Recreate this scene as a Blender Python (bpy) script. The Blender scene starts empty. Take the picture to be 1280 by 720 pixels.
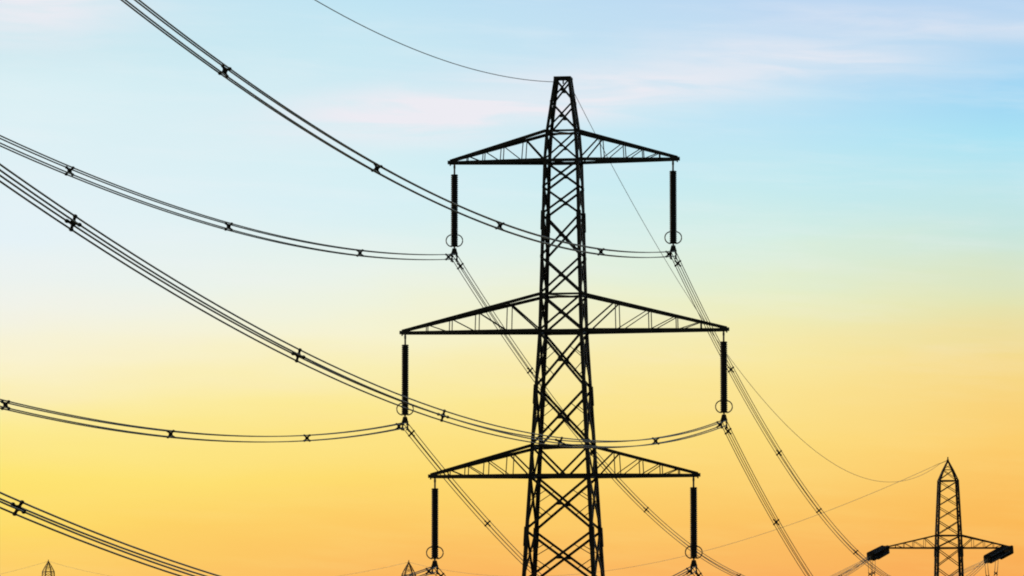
import bpy, bmesh, math, random
from mathutils import Vector, Matrix

random.seed(7)
scene = bpy.context.scene
col = scene.collection

# ------------------------------------------------------------------ camera
F_PX, PITCH, EYE = 4975.0, 0.08, 1.7
cam_data = bpy.data.cameras.new('camera')
cam_data.sensor_fit = 'HORIZONTAL'
cam_data.sensor_width = 36.0
cam_data.lens = 36.0 * F_PX / 1280.0
cam_data.clip_start = 0.5
cam_data.clip_end = 60000
cam = bpy.data.objects.new('camera', cam_data)
col.objects.link(cam)
cam.location = (0, 0, EYE)
cam.rotation_euler = (math.pi / 2 + PITCH, 0, 0)
scene.camera = cam

# ------------------------------------------------------------------ view
scene.view_settings.view_transform = 'Standard'
scene.view_settings.look = 'None'
scene.view_settings.gamma = 1
scene.view_settings.use_curve_mapping = False
scene.view_settings.exposure = 0
scene.cycles.pixel_filter_type = 'BLACKMAN_HARRIS'
scene.cycles.filter_width = 1.9

SUN_EL, SUN_AZ = math.radians(2.0), math.radians(-64.0)      # azimuth clockwise from +Y (straight ahead)


def lin(c):
    return tuple((v / 255 / 12.92) if v / 255 <= 0.04045 else ((v / 255 + 0.055) / 1.055) ** 2.4 for v in c) + (1.0,)


# ------------------------------------------------------------------ world: a sunset sky
world = bpy.data.worlds.new('World')
scene.world = world
world.use_nodes = True
nt = world.node_tree
nt.nodes.clear()
N, L = nt.nodes, nt.links


def node(kind, **kw):
    n = N.new(kind)
    for k, v in kw.items():
        setattr(n, k, v)
    return n


def math_n(op, a, b=None, clamp=False):
    n = node('ShaderNodeMath', operation=op, use_clamp=clamp)
    for i, v in enumerate((a, b)):
        if v is None:
            continue
        if isinstance(v, (int, float)):
            n.inputs[i].default_value = v
        else:
            L.new(v, n.inputs[i])
    return n.outputs[0]


def map_n(v, a, b, c=0.0, d=1.0, smooth=True):
    n = node('ShaderNodeMapRange', interpolation_type='SMOOTHSTEP' if smooth else 'LINEAR')
    L.new(v, n.inputs['Value'])
    for k, x in zip(('From Min', 'From Max', 'To Min', 'To Max'), (a, b, c, d)):
        n.inputs[k].default_value = x
    return n.outputs['Result']


def mix_n(f, a, b):
    n = node('ShaderNodeMix', data_type='RGBA')
    L.new(f, n.inputs['Factor'])
    for s, v in ((n.inputs[6], a), (n.inputs[7], b)):
        if isinstance(v, tuple):
            s.default_value = v
        else:
            L.new(v, s)
    return n.outputs[2]


tc = node('ShaderNodeTexCoord')
sep = node('ShaderNodeSeparateXYZ')
L.new(tc.outputs['Generated'], sep.inputs[0])
dx, dy, dz = sep.outputs
az = math_n('ARCTAN2', dx, dy)                      # 0 ahead, + to the right
# slow undulation of the colour bands
nz = node('ShaderNodeTexNoise')
nz.inputs['Scale'].default_value = 1.0
nz.inputs['Detail'].default_value = 4
cmb = node('ShaderNodeCombineXYZ')
L.new(math_n('MULTIPLY', az, 14), cmb.inputs[0])
L.new(math_n('MULTIPLY', dz, 70), cmb.inputs[1])
L.new(cmb.outputs[0], nz.inputs['Vector'])
und = math_n('MULTIPLY', math_n('SUBTRACT', nz.outputs['Fac'], 0.5), 0.012)
zz = math_n('ADD', dz, und)


def z_of(y):
    return math.sin(PITCH + math.atan((360 - y) / F_PX))


def ramp(stops):
    """stops: (photograph row, sRGB colour), becomes a colour by elevation"""
    r = node('ShaderNodeValToRGB')
    cr = r.color_ramp
    cr.interpolation = 'CARDINAL' if False else 'LINEAR'
    st = sorted((max(0.0, min(1.0, z_of(y) / 0.2)), c) for y, c in stops)
    cr.elements[0].position, cr.elements[0].color = st[0][0], lin(st[0][1])
    cr.elements[1].position, cr.elements[1].color = st[-1][0], lin(st[-1][1])
    for p, c in st[1:-1]:
        e = cr.elements.new(p)
        e.color = lin(c)
    L.new(math_n('DIVIDE', zz, 0.2, True), r.inputs[0])
    return r.outputs[0]


c1 = ramp([(-80, (196, 224, 240)), (0, (206, 232, 241)), (60, (206, 234, 241)), (120, (219, 240, 245)), (300, (229, 242, 247)), (390, (241, 243, 233)),
           (455, (250, 242, 205)), (530, (253, 235, 146)), (600, (254, 229, 116)), (660, (254, 219, 104)), (720, (253, 202, 102)), (760, (250, 184, 96))])
c2 = ramp([(-80, (178, 214, 240)), (0, (192, 228, 243)), (60, (200, 232, 243)), (160, (210, 238, 244)), (250, (216, 240, 245)), (350, (234, 243, 232)),
           (420, (247, 243, 206)), (500, (252, 234, 150)), (600, (254, 220, 112)), (660, (253, 202, 101)), (720, (251, 187, 97)), (760, (248, 176, 96))])
c3 = ramp([(-80, (170, 200, 240)), (0, (186, 214, 242)), (80, (192, 222, 243)), (150, (188, 228, 245)), (230, (196, 234, 240)), (300, (214, 238, 228)),
           (370, (234, 238, 196)), (450, (249, 232, 160)), (550, (253, 221, 126)), (650, (252, 198, 101)), (720, (250, 178, 95)), (760, (246, 168, 94))])
c4 = ramp([(-80, (160, 196, 238)), (0, (178, 210, 241)), (60, (178, 214, 241)), (110, (160, 214, 244)), (180, (170, 226, 244)), (240, (188, 230, 238)),
           (315, (206, 230, 216)), (380, (227, 228, 180)), (450, (246, 218, 138)), (550, (252, 206, 110)), (650, (251, 186, 88)), (720, (249, 172, 86)), (760, (244, 160, 86))])
sky = mix_n(map_n(az, -0.1226, -0.038, smooth=False), c1, c2)
sky = mix_n(map_n(az, -0.038, 0.066, smooth=False), sky, c3)
sky = mix_n(map_n(az, 0.066, 0.1226, smooth=False), sky, c4)

# thin pinkish cirrus streaks
cn = node('ShaderNodeTexNoise')
cn.inputs['Scale'].default_value = 1.0
cn.inputs['Detail'].default_value = 6
cn.inputs['Roughness'].default_value = 0.55
cn.inputs['Distortion'].default_value = 0.6
cm2 = node('ShaderNodeCombineXYZ')
L.new(math_n('ADD', math_n('MULTIPLY', az, 26), math_n('MULTIPLY', dz, 40)), cm2.inputs[0])
L.new(math_n('MULTIPLY', dz, 190), cm2.inputs[1])
cm2.inputs[2].default_value = 3.1
L.new(cm2.outputs[0], cn.inputs['Vector'])
streak = map_n(cn.outputs['Fac'], 0.34, 0.62)
total = None
for x, y, rx, ry, tilt, amt in ((40, 8, 130, 52, 0.05, 0.95), (735, 116, 330, 36, 0.10, 0.95), (520, 142, 180, 30, 0.03, 0.8), (1190, 34, 240, 20, -0.06, 0.5), (1000, 70, 200, 18, -0.1, 0.45)):
    u = math_n('DIVIDE', math_n('SUBTRACT', az, (x - 640) / F_PX), rx / F_PX)
    vraw = math_n('ADD', math_n('SUBTRACT', dz, z_of(y)), math_n('MULTIPLY', math_n('SUBTRACT', az, (x - 640) / F_PX), -tilt))
    v = math_n('DIVIDE', vraw, ry / F_PX)
    r2 = math_n('ADD', math_n('MULTIPLY', u, u), math_n('MULTIPLY', v, v))
    g = math_n('MULTIPLY', math_n('EXPONENT', math_n('MULTIPLY', r2, -1.1)), amt)
    total = g if total is None else math_n('ADD', total, g)
cloud = math_n('MULTIPLY', math_n('ADD', math_n('MULTIPLY', streak, 0.55), 0.45), total, True)
front = map_n(dy, 0.3, 0.8)
# fine, nearly level veils of thin cloud all over the low sky
vn = node('ShaderNodeTexNoise')
vn.inputs['Scale'].default_value = 1.0
vn.inputs['Detail'].default_value = 8
vn.inputs['Roughness'].default_value = 0.6
cm3 = node('ShaderNodeCombineXYZ')
L.new(math_n('MULTIPLY', az, 22), cm3.inputs[0])
L.new(math_n('ADD', math_n('MULTIPLY', dz, 190), math_n('MULTIPLY', az, 9)), cm3.inputs[1])
cm3.inputs[2].default_value = 8.7
L.new(cm3.outputs[0], vn.inputs['Vector'])
veil = math_n('MULTIPLY', map_n(vn.outputs['Fac'], 0.42, 0.78), 0.20)
sky = mix_n(math_n('MULTIPLY', veil, front), sky, mix_n(map_n(dz, 0.03, 0.09), lin((255, 222, 132)), lin((240, 243, 246))))
sky = mix_n(math_n('MULTIPLY', cloud, front), sky, lin((237, 236, 243)))

# physical sky for everything high up and behind
nish = node('ShaderNodeTexSky', sky_type='NISHITA')
nish.sun_disc = False
nish.sun_elevation = SUN_EL
nish.sun_rotation = SUN_AZ
nsc = node('ShaderNodeMix', data_type='RGBA', blend_type='MULTIPLY')
nsc.inputs['Factor'].default_value = 1
L.new(nish.outputs[0], nsc.inputs[6])
nsc.inputs[7].default_value = (0.1, 0.1, 0.1, 1)
band = math_n('MULTIPLY', map_n(dz, 0.42, 0.17), map_n(dy, 0.1, 0.75))
final = mix_n(band, nsc.outputs[2], sky)
bg = node('ShaderNodeBackground')
bg.inputs['Strength'].default_value = 1.0
L.new(final, bg.inputs['Color'])
out = node('ShaderNodeOutputWorld')
L.new(bg.outputs[0], out.inputs['Surface'])

# ------------------------------------------------------------------ sun, low behind the pylons
sd = bpy.data.lights.new('sun', 'SUN')
sd.energy = 2.0
sd.angle = math.radians(0.5)
sd.color = (1.0, 0.72, 0.42)
sun = bpy.data.objects.new('sun', sd)
col.objects.link(sun)
sv = Vector((math.sin(SUN_AZ) * math.cos(SUN_EL), math.cos(SUN_AZ) * math.cos(SUN_EL), math.sin(SUN_EL)))
sun.rotation_euler = sv.to_track_quat('Z', 'Y').to_euler()


# ------------------------------------------------------------------ materials
def material(name, c_a, c_b, scale, rough, metallic=0.0, bump=0.0):
    m = bpy.data.materials.new(name)
    m.use_nodes = True
    t = m.node_tree
    b = t.nodes['Principled BSDF']
    tcn = t.nodes.new('ShaderNodeTexCoord')
    n = t.nodes.new('ShaderNodeTexNoise')
    n.inputs['Scale'].default_value = scale
    n.inputs['Detail'].default_value = 6
    t.links.new(tcn.outputs['Object'], n.inputs['Vector'])
    r = t.nodes.new('ShaderNodeValToRGB')
    r.color_ramp.elements[0].position, r.color_ramp.elements[0].color = 0.35, c_a + (1,)
    r.color_ramp.elements[1].position, r.color_ramp.elements[1].color = 0.65, c_b + (1,)
    t.links.new(n.outputs['Fac'], r.inputs[0])
    t.links.new(r.outputs[0], b.inputs['Base Color'])
    b.inputs['Roughness'].default_value = rough
    b.inputs['Metallic'].default_value = metallic
    if bump:
        bp = t.nodes.new('ShaderNodeBump')
        bp.inputs['Strength'].default_value = bump
        t.links.new(n.outputs['Fac'], bp.inputs['Height'])
        t.links.new(bp.outputs[0], b.inputs['Normal'])
    return m


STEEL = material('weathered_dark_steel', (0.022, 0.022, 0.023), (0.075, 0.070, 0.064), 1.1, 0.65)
GLASS = material('dark_glazed_insulator', (0.014, 0.012, 0.012), (0.024, 0.018, 0.016), 4.0, 0.35)
FITTING = material('galvanised_fitting', (0.20, 0.20, 0.20), (0.32, 0.32, 0.30), 6.0, 0.6)
WIRE = material('aged_aluminium_strand', (0.26, 0.27, 0.235), (0.36, 0.36, 0.31), 0.35, 0.48, metallic=0.75)
RUBBER = material('black_spacer_metal', (0.012, 0.012, 0.012), (0.022, 0.02, 0.018), 5.0, 0.7)
CONCRETE = material('concrete_footing', (0.24, 0.23, 0.21), (0.34, 0.33, 0.30), 3.0, 0.9, bump=0.3)
GRASS = material('pasture_grass', (0.035, 0.055, 0.018), (0.075, 0.085, 0.030), 0.06, 0.95, bump=0.4)


# ------------------------------------------------------------------ helpers
def add_mesh(name, bm, mat, parent=None, smooth=False):
    me = bpy.data.meshes.new(name)
    bm.to_mesh(me)
    bm.free()
    me.materials.append(mat)
    if smooth:
        for p in me.polygons:
            p.use_smooth = True
    o = bpy.data.objects.new(name, me)
    col.objects.link(o)
    if parent:
        o.parent = parent
    return o


def thing(name, label, cat, loc=(0, 0, 0), rotz=0.0, group=None):
    o = bpy.data.objects.new(name, None)
    o.empty_display_size = 0.5
    col.objects.link(o)
    o.location = loc
    o.rotation_euler = (0, 0, rotz)
    o['label'] = label
    o['category'] = cat
    if group:
        o['group'] = group
    return o


def prism(bm, a, b, prof, xdir):
    """sweep a closed 2D profile from a to b; profile x runs along xdir"""
    a, b = Vector(a), Vector(b)
    w = (b - a).normalized()
    x = Vector(xdir)
    x = (x - w * x.dot(w))
    x = x.normalized() if x.length > 1e-6 else w.orthogonal().normalized()
    y = w.cross(x)
    r0 = [bm.verts.new(a + x * p + y * q) for p, q in prof]
    r1 = [bm.verts.new(b + x * p + y * q) for p, q in prof]
    n = len(prof)
    for i in range(n):
        bm.faces.new((r0[i], r0[(i + 1) % n], r1[(i + 1) % n], r1[i]))
    bm.faces.new(r0[::-1])
    bm.faces.new(r1)


def angle_bar(bm, a, b, size, face_n, flip=1, th=None):
    """an L-section bar: one flange flat in the face whose normal is face_n, the other standing inward"""
    th = th or max(0.012, size * 0.12)
    a, b = Vector(a), Vector(b)
    w = (b - a).normalized()
    n = Vector(face_n)
    x = w.cross(n)
    s = size
    if flip > 0:
        prof = [(-s / 2, 0), (s / 2, 0), (s / 2, th), (-s / 2 + th, th), (-s / 2 + th, s * 0.8), (-s / 2, s * 0.8)]
    else:
        prof = [(s / 2, 0), (-s / 2, 0), (-s / 2, th), (s / 2 - th, th), (s / 2 - th, s * 0.8), (s / 2, s * 0.8)]
    # profile y axis = w x xdir = w x (w x n) = -n  -> stands inward
    prism(bm, a, b, prof, x)


def corner_leg(bm, a, b, size, sx, sy, th=None):
    """L-section leg with its heel on the outer corner, flanges along the two faces"""
    th = th or size * 0.13
    a, b = Vector(a), Vector(b)
    X, Y = Vector((-sx, 0, 0)), Vector((0, -sy, 0))
    pr = [(0, 0), (size, 0), (size, th), (th, th), (th, size), (0, size)]
    r0 = [bm.verts.new(a + X * p + Y * q) for p, q in pr]
    r1 = [bm.verts.new(b + X * p + Y * q) for p, q in pr]
    for i in range(6):
        f = (r0[i], r0[(i + 1) % 6], r1[(i + 1) % 6], r1[i])
        bm.faces.new(f if sx * sy > 0 else f[::-1])
    bm.faces.new(r0)
    bm.faces.new(r1)


def box(bm, c, sx, sy, sz, rot=None):
    m = Matrix.Translation(Vector(c)) @ (rot.to_4x4() if rot else Matrix.Identity(4)) @ Matrix.Diagonal((sx, sy, sz, 1))
    bmesh.ops.create_cube(bm, size=1, matrix=m)


def tube(bm, pts, r, seg=6, caps=True):
    rings = []
    for i, p in enumerate(pts):
        a = pts[max(i - 1, 0)]
        b = pts[min(i + 1, len(pts) - 1)]
        w = (b - a).normalized()
        x = w.cross(Vector((0, 0, 1)))
        x = x.normalized() if x.length > 1e-4 else Vector((1, 0, 0))
        y = x.cross(w)
        rings.append([bm.verts.new(p + (x * math.cos(t) + y * math.sin(t)) * r) for t in [2 * math.pi * k / seg for k in range(seg)]])
    for u, v in zip(rings, rings[1:]):
        for k in range(seg):
            bm.faces.new((u[k], u[(k + 1) % seg], v[(k + 1) % seg], v[k]))
    if caps:
        bm.faces.new(rings[0][::-1])
        bm.faces.new(rings[-1])


def lathe(bm, a, b, prof, seg=14):
    """revolve (distance along a->b, radius) pairs"""
    a, b = Vector(a), Vector(b)
    w = (b - a).normalized()
    x = w.orthogonal().normalized()
    y = w.cross(x)
    rings = []
    for d, r in prof:
        rings.append([bm.verts.new(a + w * d + (x * math.cos(t) + y * math.sin(t)) * r) for t in [2 * math.pi * k / seg for k in range(seg)]])
    for u, v in zip(rings, rings[1:]):
        for k in range(seg):
            bm.faces.new((u[k], u[(k + 1) % seg], v[(k + 1) % seg], v[k]))
    bm.faces.new(rings[0][::-1])
    bm.faces.new(rings[-1])


# ------------------------------------------------------------------ terrain
def sstep(a, b, x):
    t = max(0.0, min(1.0, (x - a) / (b - a)))
    return t * t * (3 - 2 * t)


def ground_z(x, y):
    z = -42.0 * sstep(40, 800, y)
    z += 3.6 * math.exp(-((x + 44) ** 2 + (y - 92) ** 2) / (2 * 16 ** 2))      # knoll under the nearest pylon
    z += 3.0 * math.exp(-((x + 128) ** 2 + (y - 1110) ** 2) / (2 * 60 ** 2))
    return z


bm = bmesh.new()
R = [-20000, -6000, -2000, -900, -600] + list(range(-450, 451, 15)) + [600, 900, 2000, 6000, 20000]
S = [-20000, -5000, -1000, -300, -120] + list(range(-60, 1400, 15)) + [1500, 1700, 2100, 3000, 6000, 14000, 40000]
grid = [[bm.verts.new((x, y, ground_z(x, y) + (0.25 * math.sin(x * .05 + 1) * math.sin(y * .043) if abs(x) < 460 and 0 < y < 1400 else 0))) for x in R] for y in S]
for j in range(len(S) - 1):
    for i in range(len(R) - 1):
        bm.faces.new((grid[j][i], grid[j][i + 1], grid[j + 1][i + 1], grid[j + 1][i]))
g = add_mesh('ground', bm, GRASS, smooth=True)
g['kind'] = 'structure'


# ------------------------------------------------------------------ lattice pylons
def interp(tab, z):
    tab = sorted(tab)
    if z <= tab[0][0]:
        return tab[0][1]
    for (z0, w0), (z1, w1) in zip(tab, tab[1:]):
        if z <= z1:
            return w0 + (w1 - w0) * (z - z0) / (z1 - z0)
    return tab[-1][1]


FACES = (((-1, -1), (1, -1), (0, -1, 0)), ((1, -1), (1, 1), (1, 0, 0)), ((1, 1), (-1, 1), (0, 1, 0)), ((-1, 1), (-1, -1), (-1, 0, 0)))


def pylon(name, label, widths, levels, arms, rings, base, loc, rotz, pointed=None, group=None, leg_sizes=None, brace=0.135, redundant_below=-99, lace=1.0, vee=()):
    """widths: (z, full width); levels: panel nodes; arms: (z_bottom, z_top, half span)"""
    t = thing(name, label, 'pylon', loc, rotz, group)
    oz = loc[2]

    def P(sx, sy, z):
        w = interp(widths, z) / 2
        return Vector((sx * w, sy * w, z - oz))
    kinks = sorted(set([z for z, _ in widths] + [base, levels[0]] + [z for z, _ in leg_sizes]), reverse=True)
    kinks = [z for z in kinks if base <= z <= levels[0]]
    for sx in (-1, 1):
        for sy in (-1, 1):
            b = bmesh.new()
            for z0, z1 in zip(kinks, kinks[1:]):
                s = next(v for zz_, v in leg_sizes if z1 >= zz_ - 1e-6)
                corner_leg(b, P(sx, sy, z0), P(sx, sy, z1), s, sx, sy)
                # splice cover where the section changes, standing slightly proud
            for zz_, v in leg_sizes[:-1]:
                p = P(sx, sy, zz_)
                corner_leg(b, p + Vector((sx * .05, sy * .05, .25)), P(sx, sy, zz_ - 1.2) + Vector((sx * .05, sy * .05, 0)), v + .10, sx, sy)
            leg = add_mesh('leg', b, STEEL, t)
            b = bmesh.new()
            f = P(sx, sy, base)
            lathe(b, f + Vector((0, 0, -1.2)), f + Vector((0, 0, 0.6)), [(0, .7), (1.5, .7), (1.65, .5), (1.7, .45)], 12)
            add_mesh('footing', b, CONCRETE, t)
    # bracing, one mesh per face of the body
    for (ca, cb, nrm) in FACES:
        b = bmesh.new()
        for i, (z1, z0) in enumerate(zip(levels, levels[1:])):
            A1, B1, A0, B0 = P(*ca, z1), P(*cb, z1), P(*ca, z0), P(*cb, z0)
            n = Vector(nrm)
            s = brace * (0.8 if z1 > levels[0] - 5 else 1.0) * (1.15 if z1 - z0 > 3.6 else 1)
            inn = -n * 0.03
            if any(abs(z1 - v_) < .01 for v_ in vee):
                mid0 = (A0 + B0) / 2
                angle_bar(b, A1 + inn, mid0 + inn, s, nrm, 1)
                angle_bar(b, B1 + inn, mid0 + inn, s, nrm, -1)
                continue
            angle_bar(b, A1 + inn, B0 + inn, s, nrm, 1)
            angle_bar(b, B1 - n * (0.05 + s * .13), A0 - n * (0.05 + s * .13), s, nrm, -1)
            # gusset at the crossing
            mid = (A1 + B1 + A0 + B0) / 4
            box(b, mid - n * .045, *( (s * 1.9, .03, s * 1.9) if abs(nrm[1]) else (.03, s * 1.9, s * 1.9)))
            if z1 <= redundant_below:
                for C1, D1, C0, D0 in ((A1, B1, A0, B0), (B1, A1, B0, A0)):
                    legm = (C1 + C0) / 2
                    q1 = C1.lerp(D0, .27)
                    q0 = C0.lerp(D1, .27)
                    for q in (q1, q0):
                        angle_bar(b, legm - n * .08, q - n * .08, 0.06, nrm)
        for z in rings:
            A, B = P(*ca, z), P(*cb, z)
            angle_bar(b, A - Vector(nrm) * .07, B - Vector(nrm) * .07, 0.24 if any(abs(z - a_[0]) < .2 for a_ in arms) else 0.16, nrm)
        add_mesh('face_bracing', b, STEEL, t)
    # plan bracing at ring levels
    for k, z in enumerate(rings):
        b = bmesh.new()
        angle_bar(b, P(-1, -1, z) + Vector((0, 0, -.06)), P(1, 1, z) + Vector((0, 0, -.06)), 0.08, (0, 0, -1))
        angle_bar(b, P(1, -1, z) + Vector((0, 0, -.16)), P(-1, 1, z) + Vector((0, 0, -.16)), 0.08, (0, 0, -1))
        add_mesh('plan_bracing', b, STEEL, t)
    # crossarms
    for zb, zt, hw in arms:
        for s in (-1, 1):
            b = bmesh.new()
            tipc = Vector((s * hw, 0, zb - oz))
            chords = []
            for sy in (-1, 1):
                tip = tipc + Vector((0, sy * .12, 0))
                bot, top = P(s, sy, zb), P(s, sy, zt)
                nrm = (0, sy, 0)
                angle_bar(b, bot, tip + Vector((s * .02, 0, 0)), .25 * lace ** .5, nrm, 1)
                angle_bar(b, top, tip + Vector((s * .0, 0, .14)), .23 * lace, nrm, 1)
                fr = (.0, .23, .46, .65, .82)
                for i, f in enumerate(fr):
                    pb, pt_ = bot.lerp(tip, f), top.lerp(tip + Vector((0, 0, .14)), f)
                    if f > 0:
                        angle_bar(b, pb - Vector(nrm) * .03, pt_ - Vector(nrm) * .03, .075 * lace, nrm)
                    if i < len(fr) - 1:
                        pt2 = top.lerp(tip + Vector((0, 0, .14)), fr[i + 1])
                        angle_bar(b, pb - Vector(nrm) * .05, pt2 - Vector(nrm) * .05, .12 * lace if f < .1 else .07 * lace, nrm)
                chords.append((bot, tip, top))
            fr = (.0, .22, .46, .62, .76, .88, 1)
            for i in range(6):
                p = chords[0][0].lerp(chords[0][1], fr[i])
                q = chords[1][0].lerp(chords[1][1], fr[i + 1])
                p2 = chords[1][0].lerp(chords[1][1], fr[i])
                if i % 2:
                    p, q = p2, chords[0][0].lerp(chords[0][1], fr[i + 1])
                    p2 = chords[0][0].lerp(chords[0][1], fr[i])
                dn = Vector((0, 0, .03))
                angle_bar(b, p + dn, q + dn, .07, (0, 0, -1))
                if 0 < i < 5:
                    angle_bar(b, p + dn * 2, p2 + dn * 2, .06, (0, 0, -1))
            # tip plate and hanger lug
            box(b, tipc + Vector((s * .03, 0, .04)), .30, .32, .26)
            box(b, tipc + Vector((0, 0, -.14)), .10, .06, .16)
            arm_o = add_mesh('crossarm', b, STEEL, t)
    # peak
    b = bmesh.new()
    ztop = levels[0]
    if pointed:
        za, zs = pointed, levels[0]
        steps = [zs, zs + (za - zs) * .52, za]
        wd = [interp(widths, zs), interp(widths, zs) * .54, .12]
        for sx in (-1, 1):
            for sy in (-1, 1):
                for i in range(2):
                    corner_leg(b, (sx * wd[i] / 2, sy * wd[i] / 2, steps[i] - oz), (sx * wd[i + 1] / 2, sy * wd[i + 1] / 2, steps[i + 1] - oz), .24, sx, sy)
        for (ca, cb, nrm) in FACES:
            A = [Vector((ca[0] * w / 2, ca[1] * w / 2, z - oz)) for w, z in zip(wd, steps)]
            B = [Vector((cb[0] * w / 2, cb[1] * w / 2, z - oz)) for w, z in zip(wd, steps)]
            n = Vector(nrm) * .05
            angle_bar(b, A[0] - n, B[1] - n, .08, nrm)
            angle_bar(b, B[0] - n * 2, A[1] - n * 2, .08, nrm)
            angle_bar(b, A[1] - n, B[1] - n, .08, nrm)
            angle_bar(b, A[1] - n, B[1].lerp(B[2], .5) - n, .07, nrm)
        box(b, (0, 0, za - oz + .12), .16, .16, .5)
    else:
        for (ca, cb, nrm) in FACES:
            angle_bar(b, P(*ca, ztop) + Vector(nrm) * .02, P(*cb, ztop) + Vector(nrm) * .02, .17, nrm)
            m = (P(*ca, ztop) + P(*cb, ztop)) / 2
        box(b, (0, 0, ztop - oz + .02), .95, .14, .12)
        box(b, (0, 0, ztop - oz - .22), .10, .10, .40)
    add_mesh('peak', b, STEEL, t)
    return t


W1 = [(41.72, 1.26), (37.62, 2.38), (35.36, 2.70), (22.42, 3.38), (4.24, 5.52), (-11.4, 7.75)]
LV1 = [41.72, 39.88, 37.62, 35.36, 33.35, 31.28, 28.06, 25.21, 22.42, 18.12, 13.77, 11.54, 7.45, 3.49, -1.0, -6.0, -11.3]
AR1 = [(35.40, 37.62, 8.69), (22.46, 25.21, 12.38), (11.54, 13.77, 10.16)]
RG1 = [37.62, 35.36, 25.21, 22.42, 13.77, 11.54, -6.0]
X0, PHI = 3.887, 0.15
main = pylon('transmission_pylon', 'large black lattice pylon with flat cut-off top and three crossarms', W1, LV1, AR1, RG1, -11.4,
             (X0, 300, -11.4), -PHI, leg_sizes=[(31.28, .23), (18.12, .26), (7.45, .29), (-99, .32)], redundant_below=23, brace=.165, vee=(13.77,), group='electricity pylons of the line')


def deep_copy(root, loc, rotz, label):
    r = root.copy()
    col.objects.link(r)
    r.location, r.rotation_euler = loc, (0, 0, rotz)
    r['label'] = label
    for ch in root.children:
        c = ch.copy()
        col.objects.link(c)
        c.parent = r
        for gch in ch.children:
            d = gch.copy()
            col.objects.link(d)
            d.parent = c
    return r


NEAR = (-42.19, 89.5, 0.1)
PHI0 = math.atan2(46.08, 210.5)
deep_copy(main, (NEAR[0], NEAR[1], 0.0), -PHI0, 'large black lattice pylon outside the left edge nearest the camera')

W2 = [(19.17, 2.75), (11.6, 3.45), (6.0, 3.75), (-31.5, 8.6)]
LV2 = [19.17, 17.4, 15.6, 13.7, 11.6, 9.86, 7.2, 4.4, 1.4, -1.0, -4.4, -7.8, -10.2, -14.2, -19, -25, -31.4]
AR2 = [(9.86, 11.6, 8.6), (-1.0, 1.4, 10.9), (-10.2, -7.8, 9.3)]
RG2 = [19.17, 11.6, 9.86, 1.4, -1.0, -7.8, -10.2, -19]
T2 = (60.5, 552.6, -31.5)
angle_tower = pylon('transmission_pylon', 'smaller dark pylon at lower right with pointed tip and slanting black insulators', W2, LV2, AR2, RG2, -31.5,
                    T2, 0.0, pointed=22.1, leg_sizes=[(9.86, .28), (-10.2, .32), (-99, .36)], brace=.11, lace=.85, group='electricity pylons of the line')
T3 = (-23.3, 900.0, 12.1 - 22.3 - 31.5)
T4 = (-129.0, 1110.0, 14.7 - 22.3 - 31.5)
T5 = (-250.0, 1330.0, 12.5 - 22.3 - 31.5)
deep_copy(angle_tower, T3, 0.28, 'tiny far pylon tip just left of the large pylon\'s lowest left insulator')
deep_copy(angle_tower, T4, 0.45, 'tiny far pylon tip at the bottom left corner of the photo')


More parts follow.
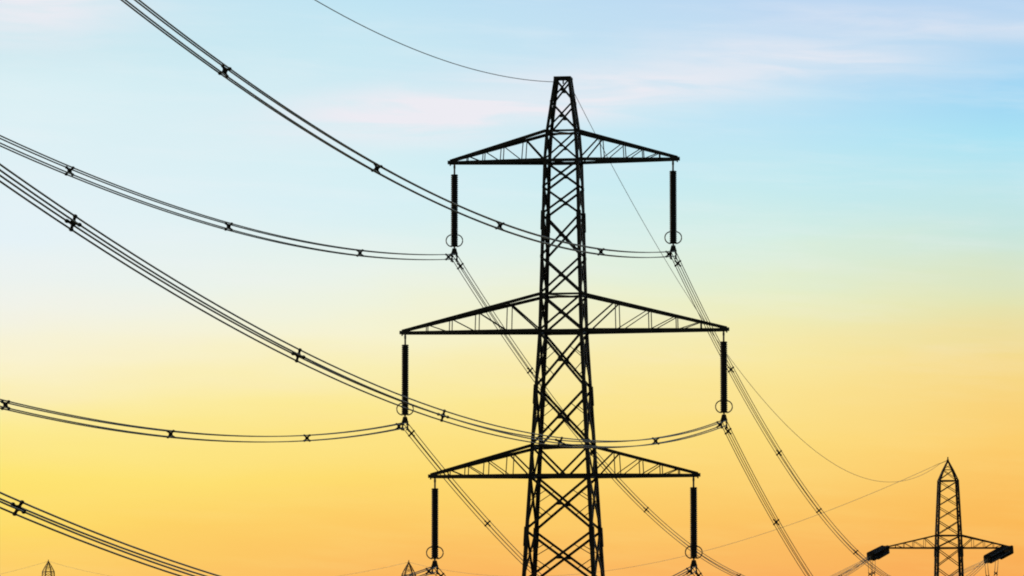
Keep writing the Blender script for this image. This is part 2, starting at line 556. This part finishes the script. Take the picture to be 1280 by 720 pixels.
# ------------------------------------------------------------------ suspension insulator sets
def sus_set(loc, rotz, length, label):
    """loc: lug below the arm tip; length: down to the centre of the conductor bundle"""
    t = thing('insulator_string', label, 'insulator', loc, rotz, 'insulators hanging from suspension pylons')
    z_cl = -length
    # steel link and ball eye at the top
    b = bmesh.new()
    tube(b, [Vector((0, 0, 0.08)), Vector((0, 0, -.70))], .07, 8)
    box(b, (0, 0, -.12), .16, .07, .22)
    box(b, (0, 0, -.52), .13, .06, .26)
    add_mesh('hanger_link', b, FITTING, t)
    # stack of cap and pin discs
    top, bot = -.68, z_cl + .80
    n = 36
    pitch = (top - bot) / n
    b = bmesh.new()
    prof = [(0, .06)]
    for i in range(n):
        d = i * pitch
        prof += [(d + .004, .235), (d + pitch * .22, .245), (d + pitch * .30, .275), (d + pitch * .62, .285), (d + pitch * .72, .27), (d + pitch * .80, .23), (d + pitch * .98, .22)]
    prof.append((n * pitch, .06))
    lathe(b, (0, 0, top), (0, 0, bot), prof, 16)
    add_mesh('disc_stack', b, GLASS, t)
    # oval grading ring standing across the line, with its bracket
    b = bmesh.new()
    zc = bot + .42
    for s in (-1, 1):
        pts = []
        for k in range(17):
            a = -1.45 + 2.9 * k / 16
            pts.append(Vector((s * (.12 + .50 * math.cos(a) ** .9 if math.cos(a) > 0 else .14), .10 * s * math.cos(a), zc + .46 * math.sin(a))))
        tube(b, pts, .045, 8)
        tube(b, [pts[0], Vector((0, 0, bot - .02))], .028, 6)
    ring = add_mesh('grading_ring', b, FITTING, t, True)
    # lower link, yoke frame and four clamps
    b = bmesh.new()
    tube(b, [Vector((0, 0, bot + .02)), Vector((0, 0, bot - .20))], .05, 8)
    box(b, (0, 0, bot - .09), .13, .08, .10)
    add_mesh('lower_link', b, FITTING, t)
    b = bmesh.new()
    h = .19
    zt = bot - .20
    prof = [(-.15, zt + .04), (.15, zt + .04), (h + .04, z_cl + .30), (h + .04, z_cl + .12), (-h - .04, z_cl + .12), (-h - .04, z_cl + .30)]
    r0 = [b.verts.new((x, -.03, z)) for x, z in prof]
    r1 = [b.verts.new((x, .03, z)) for x, z in prof]
    b.faces.new(r0)
    b.faces.new(r1[::-1])
    for i in range(6):
        b.faces.new((r0[i], r1[i], r1[(i + 1) % 6], r0[(i + 1) % 6]))
    for s in (-1, 1):
        box(b, (s * h, 0, z_cl), .06, .05, .62)
    yoke = add_mesh('yoke_plate', b, STEEL, t)
    for sx in (-1, 1):
        for sz in (-1, 1):
            b = bmesh.new()
            pts = [Vector((sx * h, y, z_cl + sz * h - .06 - .10 * (y / .30) ** 2)) for y in (-.34, -.2, -.08, 0, .08, .2, .34)]
            tube(b, pts, .055, 8)
            box(b, (sx * h, 0, z_cl + sz * h + .02), .12, .16, .18)
            add_mesh('suspension_clamp', b, STEEL, t)
    return t


def arm_pt(c, phi, hw, z):
    return Vector((c[0] + math.cos(phi) * hw, c[1] - math.sin(phi) * hw, z))


LEVEL = {'t': (8.34, 28.24, 35.40), 'm': (12.12, 15.46, 22.46), 'b': (9.81, 4.57, 11.54)}
LV_NAME = {'t': 'top', 'm': 'widest middle', 'b': 'lowest'}
SD_NAME = {'L': 'left', 'R': 'right'}
CL = {}
for lv, (hw, zc, za) in LEVEL.items():
    for sd_, s in (('L', -1), ('R', 1)):
        p = arm_pt((X0, 300), PHI, s * (hw + .02), za - .2)
        sus_set(p, -PHI, za - .2 - zc, 'black insulator string hanging from %s end of the large pylon\'s %s crossarm' % (SD_NAME[sd_], LV_NAME[lv]))
        CL[sd_ + lv] = arm_pt((X0, 300), PHI, s * (hw + .02), zc)
        q = arm_pt(NEAR, PHI0, s * hw, za - .2 + 11.4)
        sus_set(q, -PHI0, za - .2 - zc, 'insulator string outside the photo, %s end of the nearest pylon\'s %s crossarm' % (SD_NAME[sd_], LV_NAME[lv]))


# ------------------------------------------------------------------ conductors
HALF = 0.185


def sag_pts(A, B, s, n):
    A, B = Vector(A), Vector(B)
    return [A.lerp(B, i / n) - Vector((0, 0, 4 * s * (i / n) * (1 - i / n))) for i in range(n + 1)]


def spacer_mesh(half):
    b = bmesh.new()
    for sx in (-1, 1):
        for sz in (-1, 1):
            a, c = Vector((sx * .03, 0, sz * .03)), Vector((sx * half, 0, sz * half))
            prism(b, a, c, [(-.048, -.048), (.048, -.048), (.048, .048), (-.048, .048)], (0, 1, 0))
            lathe(b, c + Vector((0, -.09, 0)), c + Vector((0, .09, 0)), [(0, .055), (.03, .078), (.15, .078), (.18, .055)], 10)
    lathe(b, (0, -.05, 0), (0, .05, 0), [(0, .10), (.02, .125), (.08, .125), (.1, .10)], 12)
    me = bpy.data.meshes.new('spacer')
    b.to_mesh(me)
    b.free()
    me.materials.append(RUBBER)
    return me


SPACER = spacer_mesh(HALF)


def bundle(label, A, B, sag, spacers, roll=0.0, radius=.038, n=72, group='bundled conductors of the line', name='conductor_bundle'):
    A, B = Vector(A), Vector(B)
    t = thing(name, label, 'power line', A, 0, group)
    pts = sag_pts(A, B, sag, n)
    d = (B - A)
    u = Vector((d.y, -d.x, 0)).normalized()
    if u.x < 0:
        u = -u

    def frame(tt):
        k = roll * sstep(.08, .42, tt) * (1 - sstep(.9, 1, tt))
        c, s = math.cos(k), math.sin(k)
        up = Vector((0, 0, 1))
        return u * c + up * s, up * c - u * s          # roll > 0 turns counter-clockwise as seen from the camera
    for i in (-1, 1):
        for j in (-1, 1):
            b = bmesh.new()
            ps = []
            for k, p in enumerate(pts):
                fx, fz = frame(k / n)
                ps.append(p - A + fx * i * HALF + fz * j * HALF)
            tube(b, ps, radius, 6)
            add_mesh('conductor', b, WIRE, t, True)
    for tt in spacers:
        p = A.lerp(B, tt) - Vector((0, 0, 4 * sag * tt * (1 - tt)))
        fx, fz = frame(tt)
        tan = (d + Vector((0, 0, -4 * sag * (1 - 2 * tt)))).normalized()
        o = bpy.data.objects.new('spacer', SPACER)
        col.objects.link(o)
        o.parent = t
        fy = fz.cross(fx)
        m = Matrix((fx, fy, fz)).transposed()
        o.matrix_local = Matrix.Translation(p - A) @ m.to_4x4()
    return t


def single(name, label, A, B, sag, radius, n=72, group=None):
    A, B = Vector(A), Vector(B)
    pts = [p - A for p in sag_pts(A, B, sag, n)]
    b = bmesh.new()
    tube(b, pts, radius, 6)
    o = add_mesh(name, b, WIRE, None, True)
    o.location = A
    o['label'] = label
    o['category'] = 'power line'
    if group:
        o['group'] = group
    return o


SP1 = (.009, .132, .28, .42, .552, .70, .85)
rad = math.radians
near_spans = {
    'Rt': ((-33.87, 87.72, 40.11), 8.53, rad(-22), 'dark twin-looking bundled wires from the top edge to the top right insulator'),
    'Lt': ((-50.66, 91.28, 39.09), 7.9, rad(-4), 'pale bundled wires from the left edge to the top left insulator string'),
    'Rm': ((-30.59, 86.91, 27.2), 8.87, rad(28), 'wide band of four wires passing behind the large pylon\'s middle left insulator'),
    'Lm': ((-53.61, 92.09, 27.21), 8.08, rad(2), 'sagging bundled wires from the left edge ending at the middle left insulator'),
    'Rb': ((-32.51, 87.4, 16.22), 8.68, rad(12), 'reddish band of wires slanting across the bottom left corner'),
    'Lb': ((-51.86, 91.6, 16.43), 8.1, rad(0), 'wires barely in view reaching the lowest left insulator from the left'),
}
for k, (B, s, rl, lab) in near_spans.items():
    bundle(lab, CL[k], B, s, SP1, rl)

# strain insulator sets and far spans
T2_TIP = {}
for lv, (zb, zt, hw) in zip('tmb', AR2):
    for sd_, s in (('L', -1), ('R', 1)):
        T2_TIP[sd_ + lv] = Vector((T2[0] + s * hw, T2[1], zb))


def strain_set(A, B, label, group='strain insulators on angle pylons', parts=True):
    A, B = Vector(A), Vector(B)
    t = thing('strain_insulator', label, 'insulator', A, 0, group)
    d = B - A
    ln = d.length
    w = d.normalized()
    u = w.cross(Vector((0, 0, 1))).normalized()
    v = u.cross(w)
    for i in (-1, 1):
        for j in (-1, 1):
            b = bmesh.new()
            n = 24
            a0 = w * .45 + u * i * .38 + v * j * .38
            l1 = ln - .95
            pitch = l1 / n
            prof = [(0, .05)]
            for q in range(n):
                e = q * pitch
                prof += [(e + .01, .12), (e + pitch * .25, .23), (e + pitch * .6, .24), (e + pitch * .72, .12)]
            prof.append((l1, .05))
            lathe(b, a0, a0 + w * l1, prof, 10)
            add_mesh('disc_stack', b, GLASS, t)
    for e in (.22, ln - .28):
        b = bmesh.new()
        m = Matrix((u, w, v)).transposed()
        box(b, w * e, .95, .14, .95, m)
        bmesh.ops.bevel(b, geom=b.edges[:], offset=.04, segments=1, affect='EDGES')
        add_mesh('yoke_plate', b, STEEL, t)
    b = bmesh.new()
    tube(b, [Vector((0, 0, 0)), w * .3], .07, 8)
    for i in (-1, 1):
        for j in (-1, 1):
            tube(b, [w * (ln - .3) + u * i * HALF + v * j * HALF, w * ln + u * i * HALF + v * j * HALF], .05, 8)
    add_mesh('end_fitting', b, FITTING, t)
    return t


FAR_END = {'Lt': Vector((49.0, 547, 8.5)), 'Rt': Vector((65.0, 547, 8.1))}
for k in ('Lm', 'Rm', 'Lb', 'Rb'):
    FAR_END[k] = T2_TIP[k] + Vector((-2.3, -5.4, -1.3))
FAR_END['Rm'] = Vector((67.6, 547, -2.25))
FAR_END['Lm'] = Vector((47.3, 547, -2.6))
SP2 = (.008, .110, .218, .322, .432, .546, .66, .77, .88)
far_labels = {
    'Rt': 'bundled wires with four spacers falling right from the top right insulator',
    'Lt': 'bundled wires from the top left insulator falling right behind the large pylon',
    'Rm': 'bundled wires falling steeply right from the middle right insulator, one spacer',
    'Lm': 'bundled wires falling right from the middle left insulator towards the large pylon',
    'Rb': 'wires leaving the lowest right insulator away from the camera',
    'Lb': 'wires leaving the lowest left insulator away from the camera'}
for k, E_ in FAR_END.items():
    bundle(far_labels[k], CL[k], E_, 12.5, SP2, rad(5 if k[0] == 'L' else -6), radius=.033)
    strain_set(T2_TIP[k] + Vector((-.5 if k[0] == 'R' else 0, 0, -.12)), E_, 'thick black camera-facing insulators on %s end of pointed right pylon\'s %s crossarm' % (SD_NAME[k[0]], LV_NAME[k[1]]))

# spans on beyond the angle pylon
tips = {2: T2_TIP}
for idx, T, rz in ((3, T3, .28), (4, T4, .45), (5, T5, .45)):
    tips[idx] = {}
    for lv, (zb, zt, hw) in zip('tmb', AR2):
        for sd_, s in (('L', -1), ('R', 1)):
            tips[idx][sd_ + lv] = Vector((T[0] + math.cos(rz) * s * hw, T[1] + math.sin(rz) * s * hw, zb + T[2] - T2[2]))
NM = {2: 'pointed right pylon', 3: 'tiny pylon at bottom centre', 4: 'tiny pylon at bottom left', 5: 'last pylon'}
for a, b_, sg in ((2, 3, 11.0), (3, 4, 7.0), (4, 5, 7.0)):
    for k in T2_TIP:
        P0, P1 = tips[a][k], tips[b_][k]
        d = (P1 - P0).normalized()
        E0 = P0 + d * 5.4 + Vector((0, 0, -.9))
        E1 = P1 - d * 5.4 + Vector((0, 0, -.9))
        strain_set(P0 + Vector((0, 0, -.12)), E0, 'rear insulators on %s end of %s crossarm of the %s' % (SD_NAME[k[0]], LV_NAME[k[1]], NM[a]))
        if b_ < 5:
            strain_set(P1 + Vector((0, 0, -.12)), E1, 'front insulators on %s end of %s crossarm of the %s' % (SD_NAME[k[0]], LV_NAME[k[1]], NM[b_]))
        bundle('faint wires leaving %s crossarm, %s end, of the %s' % (LV_NAME[k[1]], SD_NAME[k[0]], NM[a]), E0, E1, sg, (.15, .38, .62, .85), 0, radius=.03, n=40)
        if a == 2:      # jumper loop joining the two sets under the arm
            S0 = FAR_END[k]
            n = 16
            t = thing('jumper_loop', 'thin jumper wires hanging under %s end of pointed right pylon\'s %s crossarm' % (SD_NAME[k[0]], LV_NAME[k[1]]), 'power line', S0, 0, 'jumper loops on the right hand pylon')
            u = Vector((1, 0, 0))
            path = [S0.lerp(E0, i / n) - Vector((0, 0, 3.4 * (1 - (2 * i / n - 1) ** 4))) for i in range(n + 1)]
            for i in (-1, 1):
                for j in (-1, 1):
                    bb = bmesh.new()
                    tube(bb, [p - S0 + u * i * HALF + Vector((0, 0, j * HALF)) for p in path], .024, 6)
                    add_mesh('conductor', bb, WIRE, t, True)
            for q in (2, 8, 14):
                o = bpy.data.objects.new('spacer', SPACER)
                col.objects.link(o)
                o.parent = t
                o.location = path[q] - S0

# earth wires between the peaks
# the thin wires
GE = 'earth wires between the pylon tips'
single('earth_wire', 'single thin wire descending from the top edge to the large pylon\'s flat tip', (X0 - .6, 300, 41.45), (-40.2, 89.5, 53.2), 9.63, .028, group=GE)
single('earth_wire', 'single thin wire sagging from the large pylon\'s tip to the pointed right pylon', (X0 + .5, 300.1, 41.3), (T2[0] - 1.1, T2[1] - .5, 21.55), 12.6, .024, group=GE)
# short bracket links from the wire to the pointed tip
PT = {2: Vector((T2[0], T2[1], 22.0))}
for i, T in ((3, T3), (4, T4), (5, T5)):
    PT[i] = Vector((T[0], T[1], T[2] - T2[2] + 22.0))
single('earth_wire', 'very faint thin wire running down left from the right pylon\'s pointed tip', PT[2] + Vector((-1.1, .3, -.4)), PT[3], 8.3, .030, group=GE)
single('earth_wire', 'very faint thin wire between the two tiny far pylon tips', PT[3], PT[4], 6.0, .035, group=GE)
single('earth_wire', 'very faint thin wire leaving the bottom left tiny pylon to the left', PT[4], PT[5], 6.0, .035, group=GE)
b = bmesh.new()
tube(b, [Vector((-1.1, -.5, 21.55 - T2[2])), Vector((-.05, 0, 22.0 - T2[2]))], .04, 8)
add_mesh('earth_wire_fitting', b, FITTING, angle_tower)
